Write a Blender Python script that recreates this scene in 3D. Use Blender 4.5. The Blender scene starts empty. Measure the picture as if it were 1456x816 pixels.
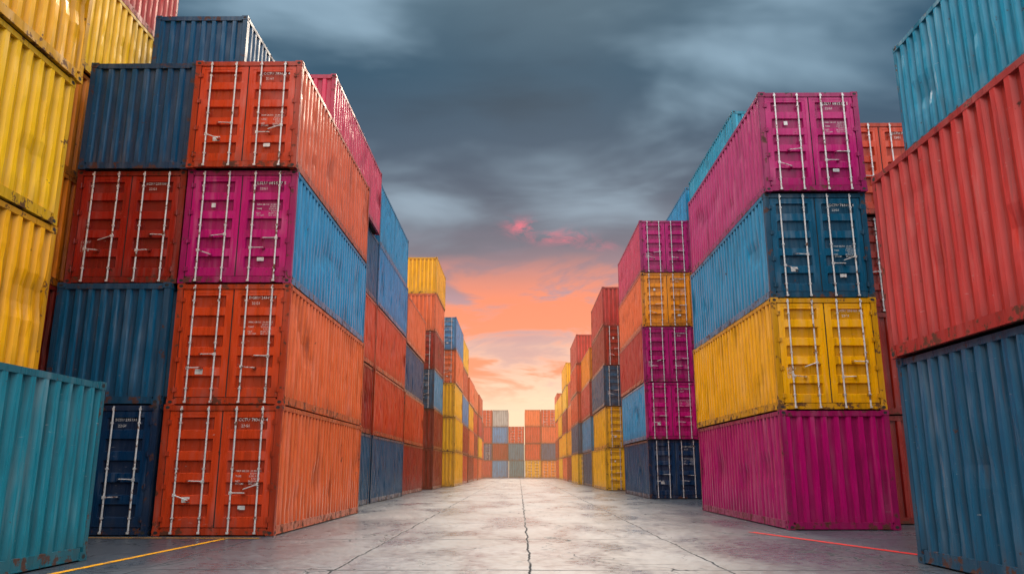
import bpy, math, random
from mathutils import Vector, noise as mnoise
random.seed(7)
scene = bpy.context.scene
scene.view_settings.view_transform = 'Standard'
scene.view_settings.look = 'None'
scene.view_settings.exposure = 0
W = 2.44

# ------------------------------------------------------------------ node helpers
def new_mat(name):
    m = bpy.data.materials.new(name); m.use_nodes = True
    nt = m.node_tree; nt.nodes.clear()
    out = nt.nodes.new('ShaderNodeOutputMaterial')
    b = nt.nodes.new('ShaderNodeBsdfPrincipled')
    nt.links.new(b.outputs[0], out.inputs[0])
    return m, nt, b
class N:
    def __init__(s, nt): s.nt = nt
    def _in(s, sock, v):
        if v is None: return
        if isinstance(v, bpy.types.NodeSocket): s.nt.links.new(v, sock)
        else: sock.default_value = v
    def math(s, op, a, b=None, c=None, clamp=False):
        n = s.nt.nodes.new('ShaderNodeMath'); n.operation = op; n.use_clamp = clamp
        s._in(n.inputs[0], a); s._in(n.inputs[1], b); s._in(n.inputs[2], c); return n.outputs[0]
    def vmath(s, op, a, b=None, scale=None):
        n = s.nt.nodes.new('ShaderNodeVectorMath'); n.operation = op
        s._in(n.inputs[0], a); s._in(n.inputs[1], b)
        if scale is not None: s._in(n.inputs[3], scale)
        return n.outputs[0]
    def noise(s, vec, scale, detail=4, rough=.55, dist=0.0):
        n = s.nt.nodes.new('ShaderNodeTexNoise'); s._in(n.inputs['Vector'], vec)
        n.inputs['Scale'].default_value = scale; n.inputs['Detail'].default_value = detail
        n.inputs['Roughness'].default_value = rough; n.inputs['Distortion'].default_value = dist
        return n.outputs[0]
    def ramp(s, f, lo, hi, a=0.0, b=1.0, smooth=False):
        n = s.nt.nodes.new('ShaderNodeMapRange'); n.clamp = True
        if smooth: n.interpolation_type = 'SMOOTHSTEP'
        s._in(n.inputs[0], f); n.inputs[1].default_value = lo; n.inputs[2].default_value = hi
        s._in(n.inputs[3], a); s._in(n.inputs[4], b); return n.outputs[0]
    def mix(s, f, a, b, mode='MIX'):
        n = s.nt.nodes.new('ShaderNodeMix'); n.data_type = 'RGBA'; n.blend_type = mode
        s._in(n.inputs[0], f); s._in(n.inputs[6], a); s._in(n.inputs[7], b); return n.outputs[2]
    def cramp(s, f, stops):
        n = s.nt.nodes.new('ShaderNodeValToRGB'); s._in(n.inputs[0], f)
        e = n.color_ramp.elements
        while len(e) < len(stops): e.new(0.5)
        for i, (p, c) in enumerate(stops):
            e[i].position = p; e[i].color = (*c, 1)
        return n.outputs[0]
    def sep(s, v):
        n = s.nt.nodes.new('ShaderNodeSeparateXYZ'); s._in(n.inputs[0], v); return n.outputs
    def comb(s, x, y, z):
        n = s.nt.nodes.new('ShaderNodeCombineXYZ'); s._in(n.inputs[0], x); s._in(n.inputs[1], y); s._in(n.inputs[2], z); return n.outputs[0]
    def bump(s, h, strength, dist, normal=None):
        n = s.nt.nodes.new('ShaderNodeBump'); n.inputs['Strength'].default_value = strength
        n.inputs['Distance'].default_value = dist; s._in(n.inputs['Height'], h)
        if normal is not None: s.nt.links.new(normal, n.inputs['Normal'])
        return n.outputs[0]

def paint_mat(name, frame=False):
    m, nt, b = new_mat(name); q = N(nt)
    oi = nt.nodes.new('ShaderNodeObjectInfo'); tc = nt.nodes.new('ShaderNodeTexCoord')
    at = nt.nodes.new('ShaderNodeAttribute'); at.attribute_type = 'OBJECT'; at.attribute_name = 'end_tone'
    rnd = oi.outputs['Random']
    p0 = tc.outputs['Object']; s0 = q.sep(p0); z = s0[2]
    isend = q.math('LESS_THAN', s0[1], .112)
    col = q.mix(isend, oi.outputs['Color'], at.outputs['Color'])
    off = q.vmath('SCALE', (37.0, 91.0, 53.0), scale=rnd)
    p = q.vmath('ADD', p0, off)
    st = q.noise(q.vmath('MULTIPLY', p, (1.0, 1.0, 0.08)), 7.0, 4, .6)
    big = q.noise(p, 0.7, 3, .6)
    fade = q.mix(.24, col, (.88, .82, .78, 1))
    f1 = q.math('MULTIPLY', q.ramp(st, .50, .72), q.ramp(big, .38, .65, .05, 1.0))
    c = q.mix(q.math('MULTIPLY', f1, .6), col, fade)
    c = q.mix(q.ramp(st, .45, .27, 0.0, .60), c, q.mix(.75, col, (.03, .020, .015, 1)))
    c = q.mix(q.ramp(big, .42, .28, 0, .25), c, (.045, .032, .026, 1))
    if not frame:   # painted shade and grime in the pressings' recesses; dirt splashed up from the bottom rail
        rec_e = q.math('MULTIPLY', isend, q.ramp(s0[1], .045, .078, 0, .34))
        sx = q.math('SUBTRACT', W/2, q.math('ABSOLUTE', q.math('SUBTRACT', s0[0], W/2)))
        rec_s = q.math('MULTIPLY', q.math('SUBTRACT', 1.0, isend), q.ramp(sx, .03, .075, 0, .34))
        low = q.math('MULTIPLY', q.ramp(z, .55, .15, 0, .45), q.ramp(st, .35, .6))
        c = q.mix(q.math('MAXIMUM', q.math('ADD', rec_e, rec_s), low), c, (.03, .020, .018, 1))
    scr = q.noise(q.vmath('MULTIPLY', p, (2.5, 2.5, 14.0)), 2.4, 5, .7, .4)
    c = q.mix(q.ramp(scr, .67, .70, 0, .45), c, (.60, .56, .52, 1))
    rn = q.noise(p, 5.0, 7, .68)
    rn2 = q.math('ADD', rn, q.ramp(z, .40, .05, 0, .06))
    t = .59 if frame else .67
    rust = q.ramp(rn2, t, t + .03)
    runs = q.noise(q.vmath('MULTIPLY', p, (1.0, 1.0, 0.05)), 12.0, 3, .6)
    rust = q.math('MAXIMUM', rust, q.math('MULTIPLY', q.ramp(runs, .67, .74), q.ramp(big, .5, .6, 0, .5)))
    rcol = q.mix(q.ramp(rn, .6, .75), (.14, .042, .015, 1), (.04, .014, .009, 1))
    c = q.mix(q.math('MULTIPLY', rust, .9), c, rcol)
    if frame: c = q.mix(.38, c, (.022, .015, .013, 1))
    nt.links.new(c, b.inputs['Base Color'])
    r = q.math('ADD', q.ramp(st, .3, .7, .22, .36), q.math('MULTIPLY', rust, .4), clamp=True)
    nt.links.new(r, b.inputs['Roughness'])
    b.inputs['Specular IOR Level'].default_value = .34
    dent = q.noise(q.vmath('MULTIPLY', p, (1, 1, .7)), 1.6, 1, .5)
    nt.links.new(q.bump(dent, .7, .06), b.inputs['Normal'])
    return m
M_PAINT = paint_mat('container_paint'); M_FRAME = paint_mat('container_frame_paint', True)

def simple_mat(name, c1, c2, scale, rough, metal=0, rust=0.0):
    m, nt, b = new_mat(name); q = N(nt)
    tc = nt.nodes.new('ShaderNodeTexCoord'); oi = nt.nodes.new('ShaderNodeObjectInfo')
    p = q.vmath('ADD', tc.outputs['Object'], q.vmath('SCALE', (17., 31., 23.), scale=oi.outputs['Random']))
    f = q.noise(p, scale, 4, .65)
    c = q.mix(q.ramp(f, .35, .65), (*c1, 1), (*c2, 1))
    if rust:
        rr = q.ramp(q.noise(p, 6, 5, .7), .66 - rust, .72 - rust)
        c = q.mix(rr, c, (.14, .05, .02, 1))
    nt.links.new(c, b.inputs['Base Color'])
    b.inputs['Roughness'].default_value = rough; b.inputs['Metallic'].default_value = metal
    return m
M_BAR = simple_mat('galvanised_bar', (.50, .50, .50), (.84, .83, .82), 6, .35, .15, .10)
M_DARK = simple_mat('gasket_and_hole_shade', (.010, .010, .011), (.03, .028, .026), 8, .8)  # rubber seals, and the painted dark inside the casting holes
M_LABEL = simple_mat('label_white', (.55, .55, .53), (.8, .8, .78), 14, .6, 0, .06)
MATS = [M_PAINT, M_FRAME, M_BAR, M_DARK, M_LABEL]

# ------------------------------------------------------------------ mesh builder
class MB:
    def __init__(s): s.v = []; s.f = []; s.m = []
    def quad(s, a, b, c, d, m):
        i = len(s.v); s.v += [a, b, c, d]; s.f.append((i, i+1, i+2, i+3)); s.m.append(m)
    def box(s, x0, x1, y0, y1, z0, z1, m):
        i = len(s.v)
        s.v += [(x0,y0,z0),(x1,y0,z0),(x1,y1,z0),(x0,y1,z0),(x0,y0,z1),(x1,y0,z1),(x1,y1,z1),(x0,y1,z1)]
        for f in ((0,3,2,1),(4,5,6,7),(0,1,5,4),(1,2,6,5),(2,3,7,6),(3,0,4,7)):
            s.f.append(tuple(i+k for k in f)); s.m.append(m)
    def cyl(s, a, b, r, m, n=8):
        a = Vector(a); b = Vector(b); d = (b-a).normalized()
        u = d.orthogonal().normalized(); w = d.cross(u); i = len(s.v)
        for k in range(n):
            t = 2*math.pi*k/n; o = u*math.cos(t)*r + w*math.sin(t)*r
            s.v += [tuple(a+o), tuple(b+o)]
        for k in range(n):
            j = (k+1) % n
            s.f.append((i+2*k, i+2*j, i+2*j+1, i+2*k+1)); s.m.append(m)
        s.f.append(tuple(i+2*k for k in range(n))[::-1]); s.m.append(m)
        s.f.append(tuple(i+2*k+1 for k in range(n))); s.m.append(m)
    def grid(s, pts, m):
        i = len(s.v); R = len(pts); C = len(pts[0])
        for r in pts: s.v += r
        for r in range(R-1):
            for c in range(C-1):
                s.f.append((i+r*C+c, i+r*C+c+1, i+(r+1)*C+c+1, i+(r+1)*C+c)); s.m.append(m)

def corr_line(length, pitch, depth):
    n = max(1, round(length/pitch)); p = length/n; out = []
    for k in range(n):
        o = k*p
        out += [(o, 0), (o+p*.34, 0), (o+p*.46, depth), (o+p*.88, depth)]
    out.append((length, 0)); return out

TEXTS = {}
def text_mesh(body, size):
    key = (body, size)
    if key in TEXTS: return TEXTS[key]
    cu = bpy.data.curves.new('tmp_txt', 'FONT'); cu.body = body; cu.size = size; cu.resolution_u = 1
    ob = bpy.data.objects.new('tmp_txt', cu); scene.collection.objects.link(ob)
    dg = bpy.context.evaluated_depsgraph_get(); me = ob.evaluated_get(dg).to_mesh()
    vs = [tuple(v.co) for v in me.vertices]; fs = [tuple(p.vertices) for p in me.polygons]
    ob.evaluated_get(dg).to_mesh_clear()
    bpy.data.objects.remove(ob); bpy.data.curves.remove(cu)
    TEXTS[key] = (vs, fs); return TEXTS[key]

def make_container_mesh(L, H, door, seed, var):
    rs = random.Random(seed); mb = MB()
    e = .020
    P = .13
    tr, br = .09, .17
    for x0, x1 in ((.006, P), (W-P, W-.006)):
        for y0, y1 in ((.008, .11), (L-.11, L-.008)):
            mb.box(x0, x1, y0, y1, .118, H-.118, 1)
    cx, cy, cz = .165, .18, .12
    for x0, x1 in ((0, cx), (W-cx, W)):
        for y0, y1 in ((0, cy), (L-cy, L)):
            for z0, z1 in ((0.002, cz), (H-cz, H-.002)):
                mb.box(x0, x1, y0, y1, z0, z1, 1)
                zc = (z0+z1)/2; xc = (x0+x1)/2; yc = (y0+y1)/2
                fy = -.002 if y0 < 1 else L+.002
                for (cxx, cyy, ax) in ((xc, fy, 'x'), (-.002 if x0 < 1 else W+.002, yc, 'y')):
                    i = len(mb.v); n = 10
                    for k in range(n):
                        t = 2*math.pi*k/n; a = math.cos(t)*.045; bz = math.sin(t)*.032
                        mb.v.append((cxx+a, cyy, zc+bz) if ax == 'x' else (cxx, cyy+a, zc+bz))
                    mb.f.append(tuple(range(i, i+n))); mb.m.append(3)  # casting hole: flat dark disc painting the shade inside it
    for sgn in (0, 1):
        X = (lambda a: a) if sgn == 0 else (lambda a: W-a)
        def bx(a, b, y0, y1, z0, z1, m):
            x0, x1 = sorted((X(a), X(b))); mb.box(x0, x1, y0, y1, z0, z1, m)
        bx(.010, .07, cy, L-cy, H-e-tr, H-e, 1)
        bx(.012, .08, cy, L-cy, e, e+br, 1)
        bx(.004, .012, cy, L-cy, e, e+.02, 1)
        y0 = .11; line = corr_line(L-.22, .285, .064); z0, z1 = e+br, H-e-tr
        nz = 9; rows = []
        for r in range(nz+1):
            zz = z0+(z1-z0)*r/nz; row = []
            w = math.sin(math.pi*r/nz)
            for (ly, d) in line:
                nn = mnoise.noise(Vector((ly*.8+seed*3.1, zz*1.1, seed*7+sgn*13)))
                n2 = mnoise.noise(Vector((ly*3+seed*5.1, zz*2.2, seed+sgn*5)))
                dent = max(0, nn-.20)*.13 + max(0, n2-.30)*.09
                row.append((X(.014+d+dent*w), y0+ly+nn*.010*w, zz))
            rows.append(row)
        mb.grid(rows, 0)
    mb.box(.10, W-.10, .12, L-.12, H-.05, H-e-.008, 0)
    mb.box(.10, W-.10, .12, L-.12, e+.03, e+.10, 3)
    def end_sheet(yf, d):
        line = corr_line(W-2*P, .27, .05); rows = []
        for r in range(7):
            zz = .16+(H-.16-.13)*r/6; w = math.sin(math.pi*r/6); row = []
            for (lx, dd) in line:
                nn = mnoise.noise(Vector((lx*1.2+seed*2.7, zz*1.1, seed*3+9)))
                row.append((P+lx, yf+d*(.022+dd+max(0, nn-.15)*.08*w), zz))
            rows.append(row)
        mb.grid(rows, 0)
        y0, y1 = sorted((yf+d*.012, yf+d*.09))
        mb.box(cx, W-cx, y0, y1, H-e-.12, H-e, 1)
        mb.box(cx, W-cx, y0, y1, e, .165, 1)
    end_sheet(L, -1)
    if not door:
        end_sheet(0, 1)
    else:
        mb.box(cx, W-cx, .010, .10, H-e-.105, H-e, 1)
        mb.box(cx, W-cx, .006, .10, e, .15, 1)
        mb.quad((P, .092, .15), (W-P, .092, .15), (W-P, .092, H-.12), (P, .092, H-.12), 3)
        lw = (W-2*P)/2
        zb, zt = .165, H-.135
        for k in (0, 1):
            a = P+.014+k*lw; b = a+lw-.028
            st = .075
            mb.box(a, a+st, .028, .07, zb, zt, 0); mb.box(b-st, b, .028, .07, zb, zt, 0)
            mb.box(a+st, b-st, .030, .07, zb, zb+.07, 0); mb.box(a+st, b-st, .030, .07, zt-.07, zt, 0)
            z = zb+.07; zend = zt-.07; nb = 5; bh = (zend-z)/nb; prof = [(z, .036)]
            for j in range(nb):
                o = z+j*bh
                prof += [(o+bh*.26, .036), (o+bh*.31, .086), (o+bh*.82, .086), (o+bh*.87, .036)]
            prof.append((zend, .036))
            xs = [a+st, a+st+.07, a+st+.10, b-st-.10, b-st-.07, b-st]; rows = []
            for (zz, yy) in prof:
                row = []
                for xi, x in enumerate(xs):
                    yv = .036 if xi in (0, 1, 4, 5) else yy
                    row.append((x, yv+rs.uniform(-.002, .002), zz))
                rows.append(row)
            mb.grid(rows, 0)
            mb.box(a-.014, a-.001, .040, .07, zb-.01, zt+.01, 3); mb.box(b+.001, b+.014, .040, .07, zb-.01, zt+.01, 3)
            for j, fx in enumerate((.22, .74) if k == 0 else (.26, .78)):
                x = a+(b-a)*fx+rs.uniform(-.01, .01)
                mb.cyl((x, -.006, .05), (x+rs.uniform(-.008, .008), -.006, H-.04), .019, 2, 8)
                for zz in (.06, H-.10):
                    mb.box(x-.050, x+.050, -.018, .012, zz-.03, zz+.035, 1)
                    mb.box(x-.028, x+.028, -.026, -.016, zz-.02, zz+.022, 2)
                for zz in (.34, 1.30, H-.38):
                    mb.box(x-.05, x+.05, .012, .03, zz-.024, zz+.024, 1)
                    mb.box(x-.024, x+.024, -.029, .012, zz-.016, zz+.016, 2)
                hz = .78+.26*(j % 2)+rs.uniform(-.05, .05)
                d = 1 if j == 0 else -1
                ang = rs.choice((0, -.02, -.03, .01, -.10))
                x2 = x+d*.29
                mb.cyl((x, -.024, hz), (x2, -.028, hz+ang), .011, 2, 6)
                mb.box(x2-.04, x2+.02, -.033, .03, hz+ang-.03, hz+ang+.022, 1)
                mb.box(x-.03, x+.03, -.03, .0, hz-.03, hz+.03, 2)
            for hzf in (.32, .95, 1.60, H-.36):
                hx = P if k == 0 else W-P
                mb.box(hx-.055, hx+.06, .0, .028, hzf-.045, hzf+.045, 1)
                mb.cyl((hx-.01, -.004, hzf-.06), (hx-.01, -.004, hzf+.06), .014, 1, 6)
        xr = P+lw
        letters = ''.join(rs.choice('BCDFGKLMRSTX') for _ in range(3))+'U'
        num = '%06d %d' % (rs.randrange(999999), rs.randrange(9))
        blk = 'MAX.GROSS  30,480 KG\n                     67,200 LB\nTARE           2,230 KG\n                       4,920 LB\nNET            28,250 KG\nCU.CAP.      33.2 CU.M'
        items = []
        if var != 2: items += [(letters+' '+num, (.105, .08, .1, .09, .085)[var], xr+.33, H-.34), ('22G1', .08, xr+.40, H-.46)]
        if var in (0, 3, 4): items.append((blk, .05, xr+.36, H-(.82, .9, .9, 1.35, .86)[var]))
        if var in (1, 2): items.append((letters+'\n'+num[:3]+'\n'+num[3:], .09, P+.12, .9))
        for body, sz, tx, tz in items:
            vs, fs = text_mesh(body, sz); i = len(mb.v)
            mb.v += [(tx+v[0], .0315, tz+v[1]) for v in vs]
            for f in fs: mb.f.append(tuple(i+q for q in f)); mb.m.append(4)
        lx = P+.40
        if rs.random() < .5: mb.box(lx, lx+.16, .030, .034, .64, .75, 4)
        if rs.random() < .5: mb.box(lx+.05, lx+.14, .030, .034, 1.72, 1.82, 4)
        if rs.random() < .5: mb.box(xr+.45, xr+.60, .030, .034, .50, .58, 2)
    me = bpy.data.meshes.new('shipping_container_mesh')
    me.from_pydata(mb.v, [], mb.f)
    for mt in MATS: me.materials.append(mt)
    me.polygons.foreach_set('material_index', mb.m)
    me.update(); return me

CACHE = {}
def cmesh(L, H, door, var):
    k = (L, H, door, var)
    if k not in CACHE: CACHE[k] = make_container_mesh(L, H, door, (int(L*10)*7+int(H*10)*13+int(door)*101+var*37) % 997, var)
    return CACHE[k]

COL = dict(
    O=(.66, .058, .012), o=(.86, .16, .045), R=(.34, .018, .010), r=(.56, .040, .036), M=(.50, .004, .155), m=(.60, .035, .20),
    B=(.003, .085, .18), b=(.012, .27, .52), N=(.003, .035, .10), T=(.004, .21, .26), Y=(1.0, .51, .002),
    y=(.90, .28, .006), P=(.66, .055, .12), D=(.28, .018, .009), C=(.012, .31, .50), W=(.50, .50, .50))
cnt = [0]
def container(x, y, z, col, door, L=8.3, H=2.59, endcol=None):
    ob = bpy.data.objects.new('shipping_container', cmesh(L, H, door, random.randrange(5)))
    cnt[0] += 1
    scene.collection.objects.link(ob)
    ob.location = (x+random.uniform(-.05, .05), y+random.uniform(-.09, .09), z)
    ob.rotation_euler = (0, 0, random.uniform(-.003, .003))
    v = random.uniform(.9, 1.08); g = random.uniform(.88, 1.12)
    def tint(k):
        c = COL[k]; return (min(1, c[0]*v), min(1, c[1]*v*g), min(1, c[2]*v), 1.0)
    ob.color = tint(col); ob['end_tone'] = tint(endcol or col)  # end colour
    return ob
def stack(side, xs, y, spec, L=8.3, H=2.59, z0=0.004):
    """side colour letter + d(oor)/p(lain end) [+ end colour letter], bottom to top"""
    x = xs-W if side == 'L' else xs
    z = z0
    for s in spec.split():
        if s[0] != '-': container(x, y, z, s[0], s[1] == 'd', L, H, s[2] if len(s) > 2 else None)
        z += H
def rnd_spec(n, pal='OoRrBbTYyMPDOOoR'):
    return ' '.join(random.choice(pal)+random.choice('ddp') for _ in range(n))

# ---------------- left side
stack('L', -6.40, 3.70, 'Tp')
stack('L', -7.60, 4.00, '-- Yp Yp Yp Yp')
stack('L', -8.95, 4.00, 'Dp')
stack('L', -10.15, 12.4, 'Nd Rp yp yp Yp rp')
stack('L', -10.15, 4.0, 'Bp Yp Yp Yp Yp rp')
stack('L', -4.90, 16.2, 'odO odO bdM odO')  # orange sides coloured lighter than their ends, painting in brighter side light
stack('L', -7.39, 16.2, 'Nd Bp Rd Bp')
stack('L', -7.15, 18.4, '-- -- -- -- Bp')
stack('L', -5.50, 21.5, '-- -- -- -- Pp')
stack('L', -5.75, 25.0, 'Bp Rp Op Bp', L=5.8)
stack('L', -8.35, 25.0, rnd_spec(4))
stack('L', -10.9, 25.0, rnd_spec(5))
stack('L', -5.75, 31.0, 'Bp Op Op bp bp')
stack('L', -8.25, 31.0, rnd_spec(5))
stack('L', -5.9, 40.5, 'Rp Op Bp op'); stack('L', -8.4, 44.0, rnd_spec(5))
stack('L', -5.60, 52.0, 'Dp Dp bdB Rd op Yp', L=6.06)
stack('L', -8.10, 52.0, rnd_spec(5))
y = 60.5
specs = ['Yp Yp Yp od bd', 'Op Rp bp Op Yp', 'Rp op Yp op', 'Op Dp Op op', 'op Yp rp Op', 'Op op Rp']
for s in specs:
    stack('L', -4.95+random.uniform(-.25, .1), y, s); stack('L', -7.6, y, rnd_spec(4)); y += 9.4
# ---------------- right side
stack('R', 5.65, 3.3, 'Bp rp', L=8.5, H=2.90)
stack('R', 8.25, 7.4, 'Rp Op Bp Cp', L=8.4)
stack('R', 5.90, 17.8, 'Mp Yd bdB mdM')  # upper blue and magenta: side light painted in as a paler side colour
stack('R', 8.40, 19.6, 'Rp Rp Rd Od')
stack('R', 10.9, 19.6, 'Bp Op Yp')
stack('R', 8.75, 29.6, 'Rp Op bp Bp bp Cp', L=8.3)
stack('R', 8.65, 38.4, 'Bp Op bp Bp Bp bp')
stack('R', 5.80, 36.0, 'BdN bdM rdM ody PdM')
stack('R', 5.45, 50.0, 'Yd Yd Bd Rd rp'); stack('R', 7.9, 50.0, rnd_spec(5)); stack('R', 6.5, 45.0, 'Rp Dp op', L=4.8)
y = 59.3
specs = ['BpY bp rd yd', 'Yd Bp Op Op rp', 'Rd Yp op Op', 'op Yp Rp Yp Yp', 'Yd Yd Yd Yd', 'Od Rp op Yp']
for s in specs:
    stack('R', 5.2+random.uniform(-.2, .2), y, s); stack('R', 7.85, y, rnd_spec(4)); y += 9.4
# ---------------- far wall of stacks closing the aisle
x = -27.0; i = 0
heights = (4, 4, 5, 4, 4, 3, 4, 4, 4, 4, 3, 4, 4, 5, 4, 4, 4)
pal = 'OoRBOyWoBOrTDYOb'
while x < 27:
    n = heights[i % len(heights)]; i += 1
    stack('R', x, 124+random.choice((0, 0, .6)), ' '.join(random.choice(pal)+random.choice('dpp') for _ in range(n)))
    x += 2.54

# ------------------------------------------------------------------ ground
def sheet(name, pts, z, mat):
    me = bpy.data.meshes.new(name); me.from_pydata([(a, b, z) for a, b in pts], [], [tuple(range(len(pts)))])
    me.materials.append(mat); ob = bpy.data.objects.new(name, me); scene.collection.objects.link(ob); return ob
m, nt, b = new_mat('concrete_yard'); q = N(nt)
geo = nt.nodes.new('ShaderNodeNewGeometry'); p = geo.outputs['Position']
xyz = q.sep(p)
def ncol(vec, sc):
    n = nt.nodes.new('ShaderNodeTexNoise'); nt.links.new(vec, n.inputs['Vector'])
    n.inputs['Scale'].default_value = sc; n.inputs['Detail'].default_value = 4; return n.outputs[1]
wob = q.math('MULTIPLY', q.math('SUBTRACT', q.noise(p, .9, 4, .6), .5), .18)
def joint(c, sp, off, w):
    f = q.math('FRACT', q.math('DIVIDE', q.math('ADD', q.math('ADD', c, wob), off), sp))
    d = q.math('MULTIPLY', q.math('ABSOLUTE', q.math('SUBTRACT', f, .5)), sp)
    return q.ramp(d, w, w*.3)
jt = q.math('MAXIMUM', joint(xyz[0], 2.6, 1.15, .024), joint(xyz[1], 4.6, .6, .040))
jt = q.math('MULTIPLY', jt, q.ramp(q.noise(p, .7, 4, .6), .34, .50, .45, 1))
def cracks(scale, w, amt):
    v = nt.nodes.new('ShaderNodeTexVoronoi'); v.feature = 'DISTANCE_TO_EDGE'
    v.inputs['Scale'].default_value = scale
    pd = q.vmath('ADD', p, q.vmath('SCALE', q.vmath('SUBTRACT', ncol(p, .8), (.5, .5, .5)), scale=1.6))
    nt.links.new(pd, v.inputs['Vector'])
    return q.math('MULTIPLY', q.ramp(v.outputs['Distance'], w, w*.2), amt)
cr = q.math('MULTIPLY', cracks(.42, .010, .9), q.ramp(q.noise(p, .25, 2), .47, .55))
cr = q.math('MAXIMUM', cr, q.math('MULTIPLY', cracks(1.3, .016, .6), q.ramp(q.noise(p, .35, 2, .5, .5), .53, .60)))
lines = q.math('MAXIMUM', jt, cr)
blot = q.noise(p, .35, 5, .62, .3); fine = q.noise(p, 6, 6, .7); grit = q.noise(p, 60, 2, .6)
c = q.cramp(blot, [(.28, (.038, .054, .072)), (.45, (.062, .082, .105)), (.58, (.090, .114, .140)), (.75, (.135, .155, .178))])
c = q.mix(q.ramp(fine, .42, .72, .0, .4), c, (.18, .20, .225, 1))
c = q.mix(q.ramp(fine, .48, .30, 0, .6), c, (.028, .037, .050, 1))
c = q.mix(q.ramp(grit, .5, .72, 0, .25), c, (.04, .04, .04, 1))
c = q.mix(q.math('MULTIPLY', lines, .92), c, (.008, .009, .010, 1))
side_dark = q.ramp(q.math('ADD', q.math('ABSOLUTE', xyz[0]), q.math('MULTIPLY', q.noise(p, .8, 4), 2.5)), 3.6, 6.4, 0, .55)  # concrete darker towards both sides of the aisle
c = q.mix(side_dark, c, (.028, .036, .048, 1))
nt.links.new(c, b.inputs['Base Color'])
wet = q.noise(q.vmath('MULTIPLY', p, (1.0, .45, 1)), .6, 4, .6, .4)
rg = q.math('ADD', q.ramp(wet, .38, .62, .22, .40), q.ramp(fine, .3, .7, -.04, .12), clamp=True)
rg = q.math('ADD', rg, q.math('MULTIPLY', lines, .5), clamp=True)
nt.links.new(rg, b.inputs['Roughness'])
nt.links.new(q.ramp(lines, 0, 1, .42, .05), b.inputs['Specular IOR Level'])
h = q.math('SUBTRACT', q.math('ADD', q.math('MULTIPLY', fine, .6), q.math('MULTIPLY', grit, .2)), q.math('MULTIPLY', lines, .8))
nt.links.new(q.bump(h, .4, .012), b.inputs['Normal'])
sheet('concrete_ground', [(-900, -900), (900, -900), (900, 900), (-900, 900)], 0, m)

def line_mat(name, colr):
    m, nt, b = new_mat(name); q = N(nt)
    geo = nt.nodes.new('ShaderNodeNewGeometry'); p = geo.outputs['Position']
    f = q.noise(p, 5, 7, .75)
    c = q.mix(q.ramp(f, .52, .64), (*colr, 1), (.06, .07, .085, 1))
    nt.links.new(c, b.inputs['Base Color']); b.inputs['Roughness'].default_value = .65
    b.inputs['Specular IOR Level'].default_value = .15; return m
ym = line_mat('worn_yellow_line_paint', (.75, .34, .015)); rm = line_mat('worn_red_line_paint', (.50, .022, .022))
def strip(name, a, bb, w, mat):
    a = Vector(a); bb = Vector(bb); d = (bb-a).normalized(); n = Vector((-d.y, d.x))*w/2
    sheet(name, [tuple(a-n), tuple(bb-n), tuple(bb+n), tuple(a+n)][::-1], .006, mat)
strip('yellow_ground_line', (-6.25, 5), (-5.62, 15.5), .11, ym)
strip('yellow_ground_line', (-12, 15.80), (-5.0, 15.70), .08, ym)
strip('red_ground_line', (6.5, 11.8), (4.9, 17.3), .16, rm)

# ------------------------------------------------------------------ thin warm haze far down the aisle
hm = bpy.data.materials.new('evening_haze'); hm.use_nodes = True; nt = hm.node_tree; nt.nodes.clear()
o = nt.nodes.new('ShaderNodeOutputMaterial'); ad = nt.nodes.new('ShaderNodeAddShader')
em = nt.nodes.new('ShaderNodeEmission'); em.inputs[0].default_value = (1, .50, .24, 1); em.inputs[1].default_value = .0030  # haze emits its own warm glow in place of scattered sunlight
ab = nt.nodes.new('ShaderNodeVolumeAbsorption'); ab.inputs[0].default_value = (.0, .0, .0, 1); ab.inputs[1].default_value = .0018
nt.links.new(em.outputs[0], ad.inputs[0]); nt.links.new(ab.outputs[0], ad.inputs[1]); nt.links.new(ad.outputs[0], o.inputs['Volume'])
mb = MB(); mb.box(-160, 160, 42, 150, .02, 24, 0)
me = bpy.data.meshes.new('haze'); me.from_pydata(mb.v, [], mb.f); me.materials.append(hm)
ho = bpy.data.objects.new('haze', me); scene.collection.objects.link(ho)

# ------------------------------------------------------------------ world
w = bpy.data.worlds.new('World'); scene.world = w; w.use_nodes = True
nt = w.node_tree; nt.nodes.clear(); q = N(nt)
out = nt.nodes.new('ShaderNodeOutputWorld'); bg = nt.nodes.new('ShaderNodeBackground')
nt.links.new(bg.outputs[0], out.inputs[0])
sky = nt.nodes.new('ShaderNodeTexSky'); sky.sky_type = 'NISHITA'; sky.sun_disc = False
SUN_EL = math.radians(36); SUN_AZ = math.radians(4)
sky.sun_elevation = SUN_EL; sky.sun_rotation = SUN_AZ
tc = nt.nodes.new('ShaderNodeTexCoord'); d = tc.outputs['Generated']
s = q.sep(d); z = q.math('MAXIMUM', s[2], 0.0)
az = q.math('ARCTAN2', s[0], s[1])
def blob(a0, z0, ra, rz):
    a = q.math('DIVIDE', q.math('SUBTRACT', az, math.radians(a0)), math.radians(ra))
    b_ = q.math('DIVIDE', q.math('SUBTRACT', z, z0), rz)
    r2 = q.math('ADD', q.math('MULTIPLY', a, a), q.math('MULTIPLY', b_, b_))
    return q.math('EXPONENT', q.math('MULTIPLY', r2, -1.0))
den = q.math('ADD', z, .22)
pp = q.comb(q.math('DIVIDE', s[0], den), q.math('DIVIDE', s[1], den), 0.0)
pp = q.vmath('ADD', pp, (3.3, 1.7, 0.4))
n_big = q.noise(pp, 1.0, 2, .4, .2)
n_med = q.noise(q.vmath('MULTIPLY', pp, (.8, 1.3, 1)), 2.6, 4, .5, .3)
zz = q.math('ADD', z, q.math('MULTIPLY', q.math('SUBTRACT', n_med, .5), .10))
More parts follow.
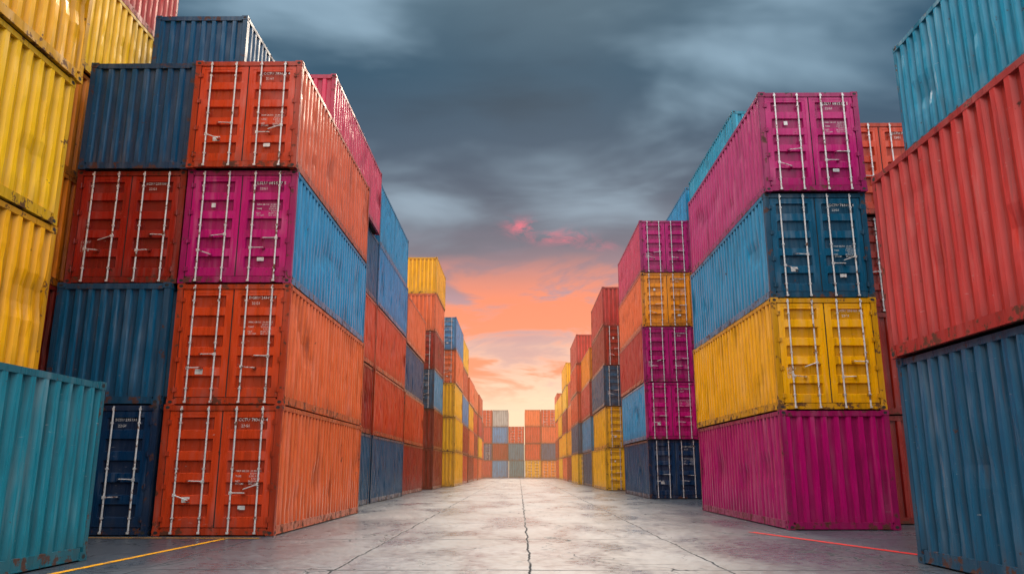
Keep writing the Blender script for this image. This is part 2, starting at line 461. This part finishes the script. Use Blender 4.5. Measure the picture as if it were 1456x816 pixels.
grad = q.cramp(zz, [(0.0, (1.0, .88, .60)), (.07, (1.0, .80, .56)), (.12, (.96, .62, .47)), (.17, (.76, .39, .35)),
                    (.22, (.44, .24, .29)), (.27, (.105, .14, .21)), (.33, (.034, .092, .155)), (.48, (.028, .088, .145)), (.60, (.08, .16, .22)),
                    (.75, (1.6, 1.65, 1.7)), (1.0, (3.7, 3.65, 3.6))])
cl = q.math('ADD', q.math('MULTIPLY', n_big, .5), q.math('MULTIPLY', n_med, .5))
for (a0, z0, ra, rz, amt) in ((-18, .53, 12, .07, .18), (17, .47, 8, .09, .13), (27, .50, 9, .08, .14), (3, .43, 11, .07, -.12),
                              (-6, .33, 6, .04, .04), (8, .335, 7, .03, .07), (1, .36, 9, .02, .03), (-12, .42, 6, .05, -.05), (2, .55, 9, .05, -.06)):
    cl = q.math('ADD', cl, q.math('MULTIPLY', blob(a0, z0, ra, rz), amt))
up = q.ramp(z, .20, .34, 0, 1)
lit = q.ramp(cl, .49, .68, 0, 1, True)
col = q.mix(q.math('MULTIPLY', q.math('MULTIPLY', lit, up), .9), grad, (.30, .45, .57, 1))
dk = q.ramp(cl, .48, .36, 0, .65, True)
dkup = q.math('MULTIPLY', up, q.ramp(z, .66, .58, 0, 1))
col = q.mix(q.math('MULTIPLY', dk, dkup), col, (.012, .045, .078, 1))
col = q.mix(q.ramp(z, .64, .80, 0, 1), col, (4.0, 3.95, 3.85, 1))  # overhead sky, out of view, brightened to light the containers
# sunset-lit streaks
n_st = q.noise(q.vmath('MULTIPLY', pp, (.9, 1.2, 1)), 2.4, 5, .6, .5)
band = q.math('MULTIPLY', q.ramp(z, .075, .12, 0, 1), q.ramp(z, .27, .21, 0, 1))
nst2 = q.math('ADD', n_st, q.math('ADD', q.math('MULTIPLY', blob(0, .165, 9, .045), .10), q.math('MULTIPLY', blob(3, .215, 8, .018), .12)))
stk = q.math('MULTIPLY', q.ramp(nst2, .49, .60, 0, 1, True), band)
col = q.mix(q.math('MULTIPLY', stk, .95), col, (1.0, .25, .12, 1))
grey = q.math('MULTIPLY', q.ramp(n_st, .47, .36, 0, 1, True), q.ramp(z, .06, .15, 0, .55))
col = q.mix(q.math('MULTIPLY', grey, q.ramp(z, .3, .2, 0, 1)), col, (.33, .27, .38, 1))
wisp = q.ramp(q.noise(q.vmath('MULTIPLY', d, (1, 1, 2.2)), 24, 5, .65, .8), .42, .62, 0, 1)
pk = q.math('ADD', blob(.3, .300, 1.2, .009), q.math('ADD', blob(3.2, .287, 1.8, .008), q.math('MULTIPLY', blob(6.2, .275, 1.3, .006), .5)))
pk = q.math('MULTIPLY', pk, wisp, clamp=True)
col = q.mix(q.math('MULTIPLY', pk, .95), col, (.85, .16, .24, 1))
# unseen sky behind the viewer, brightened to light the container fronts
back = q.ramp(s[1], .30, -.35, 0, 1, True)
bright = q.mix(q.ramp(z, .05, .70, 0, 1), (.32, .36, .44, 1), (3.4, 3.3, 3.2, 1))
bright = q.mix(q.ramp(n_med, .4, .6, 0, .30), bright, (.9, .9, .9, 1))
col = q.mix(back, col, bright)
col = q.mix(.04, col, q.vmath('SCALE', sky.outputs[0], scale=.08))
nt.links.new(col, bg.inputs[0]); bg.inputs[1].default_value = 1.0

# ------------------------------------------------------------------ sun
sl = bpy.data.lights.new('sun', 'SUN'); sl.energy = 2.6; sl.angle = math.radians(22); sl.color = (1.0, .82, .64)
so = bpy.data.objects.new('sun', sl); scene.collection.objects.link(so)
dirv = Vector((math.sin(SUN_AZ)*math.cos(SUN_EL), math.cos(SUN_AZ)*math.cos(SUN_EL), math.sin(SUN_EL)))
so.rotation_euler = dirv.to_track_quat('Z', 'Y').to_euler(); so.location = (0, 60, 60)

# ------------------------------------------------------------------ camera
cam = bpy.data.cameras.new('camera'); co = bpy.data.objects.new('camera', cam); scene.collection.objects.link(co)
cam.lens = 27.45; cam.sensor_width = 36; cam.clip_end = 3000; cam.clip_start = .05
co.location = (0, 0, 1.30)
co.rotation_euler = (math.radians(90+13.1), 0, math.radians(.5))
scene.camera = co
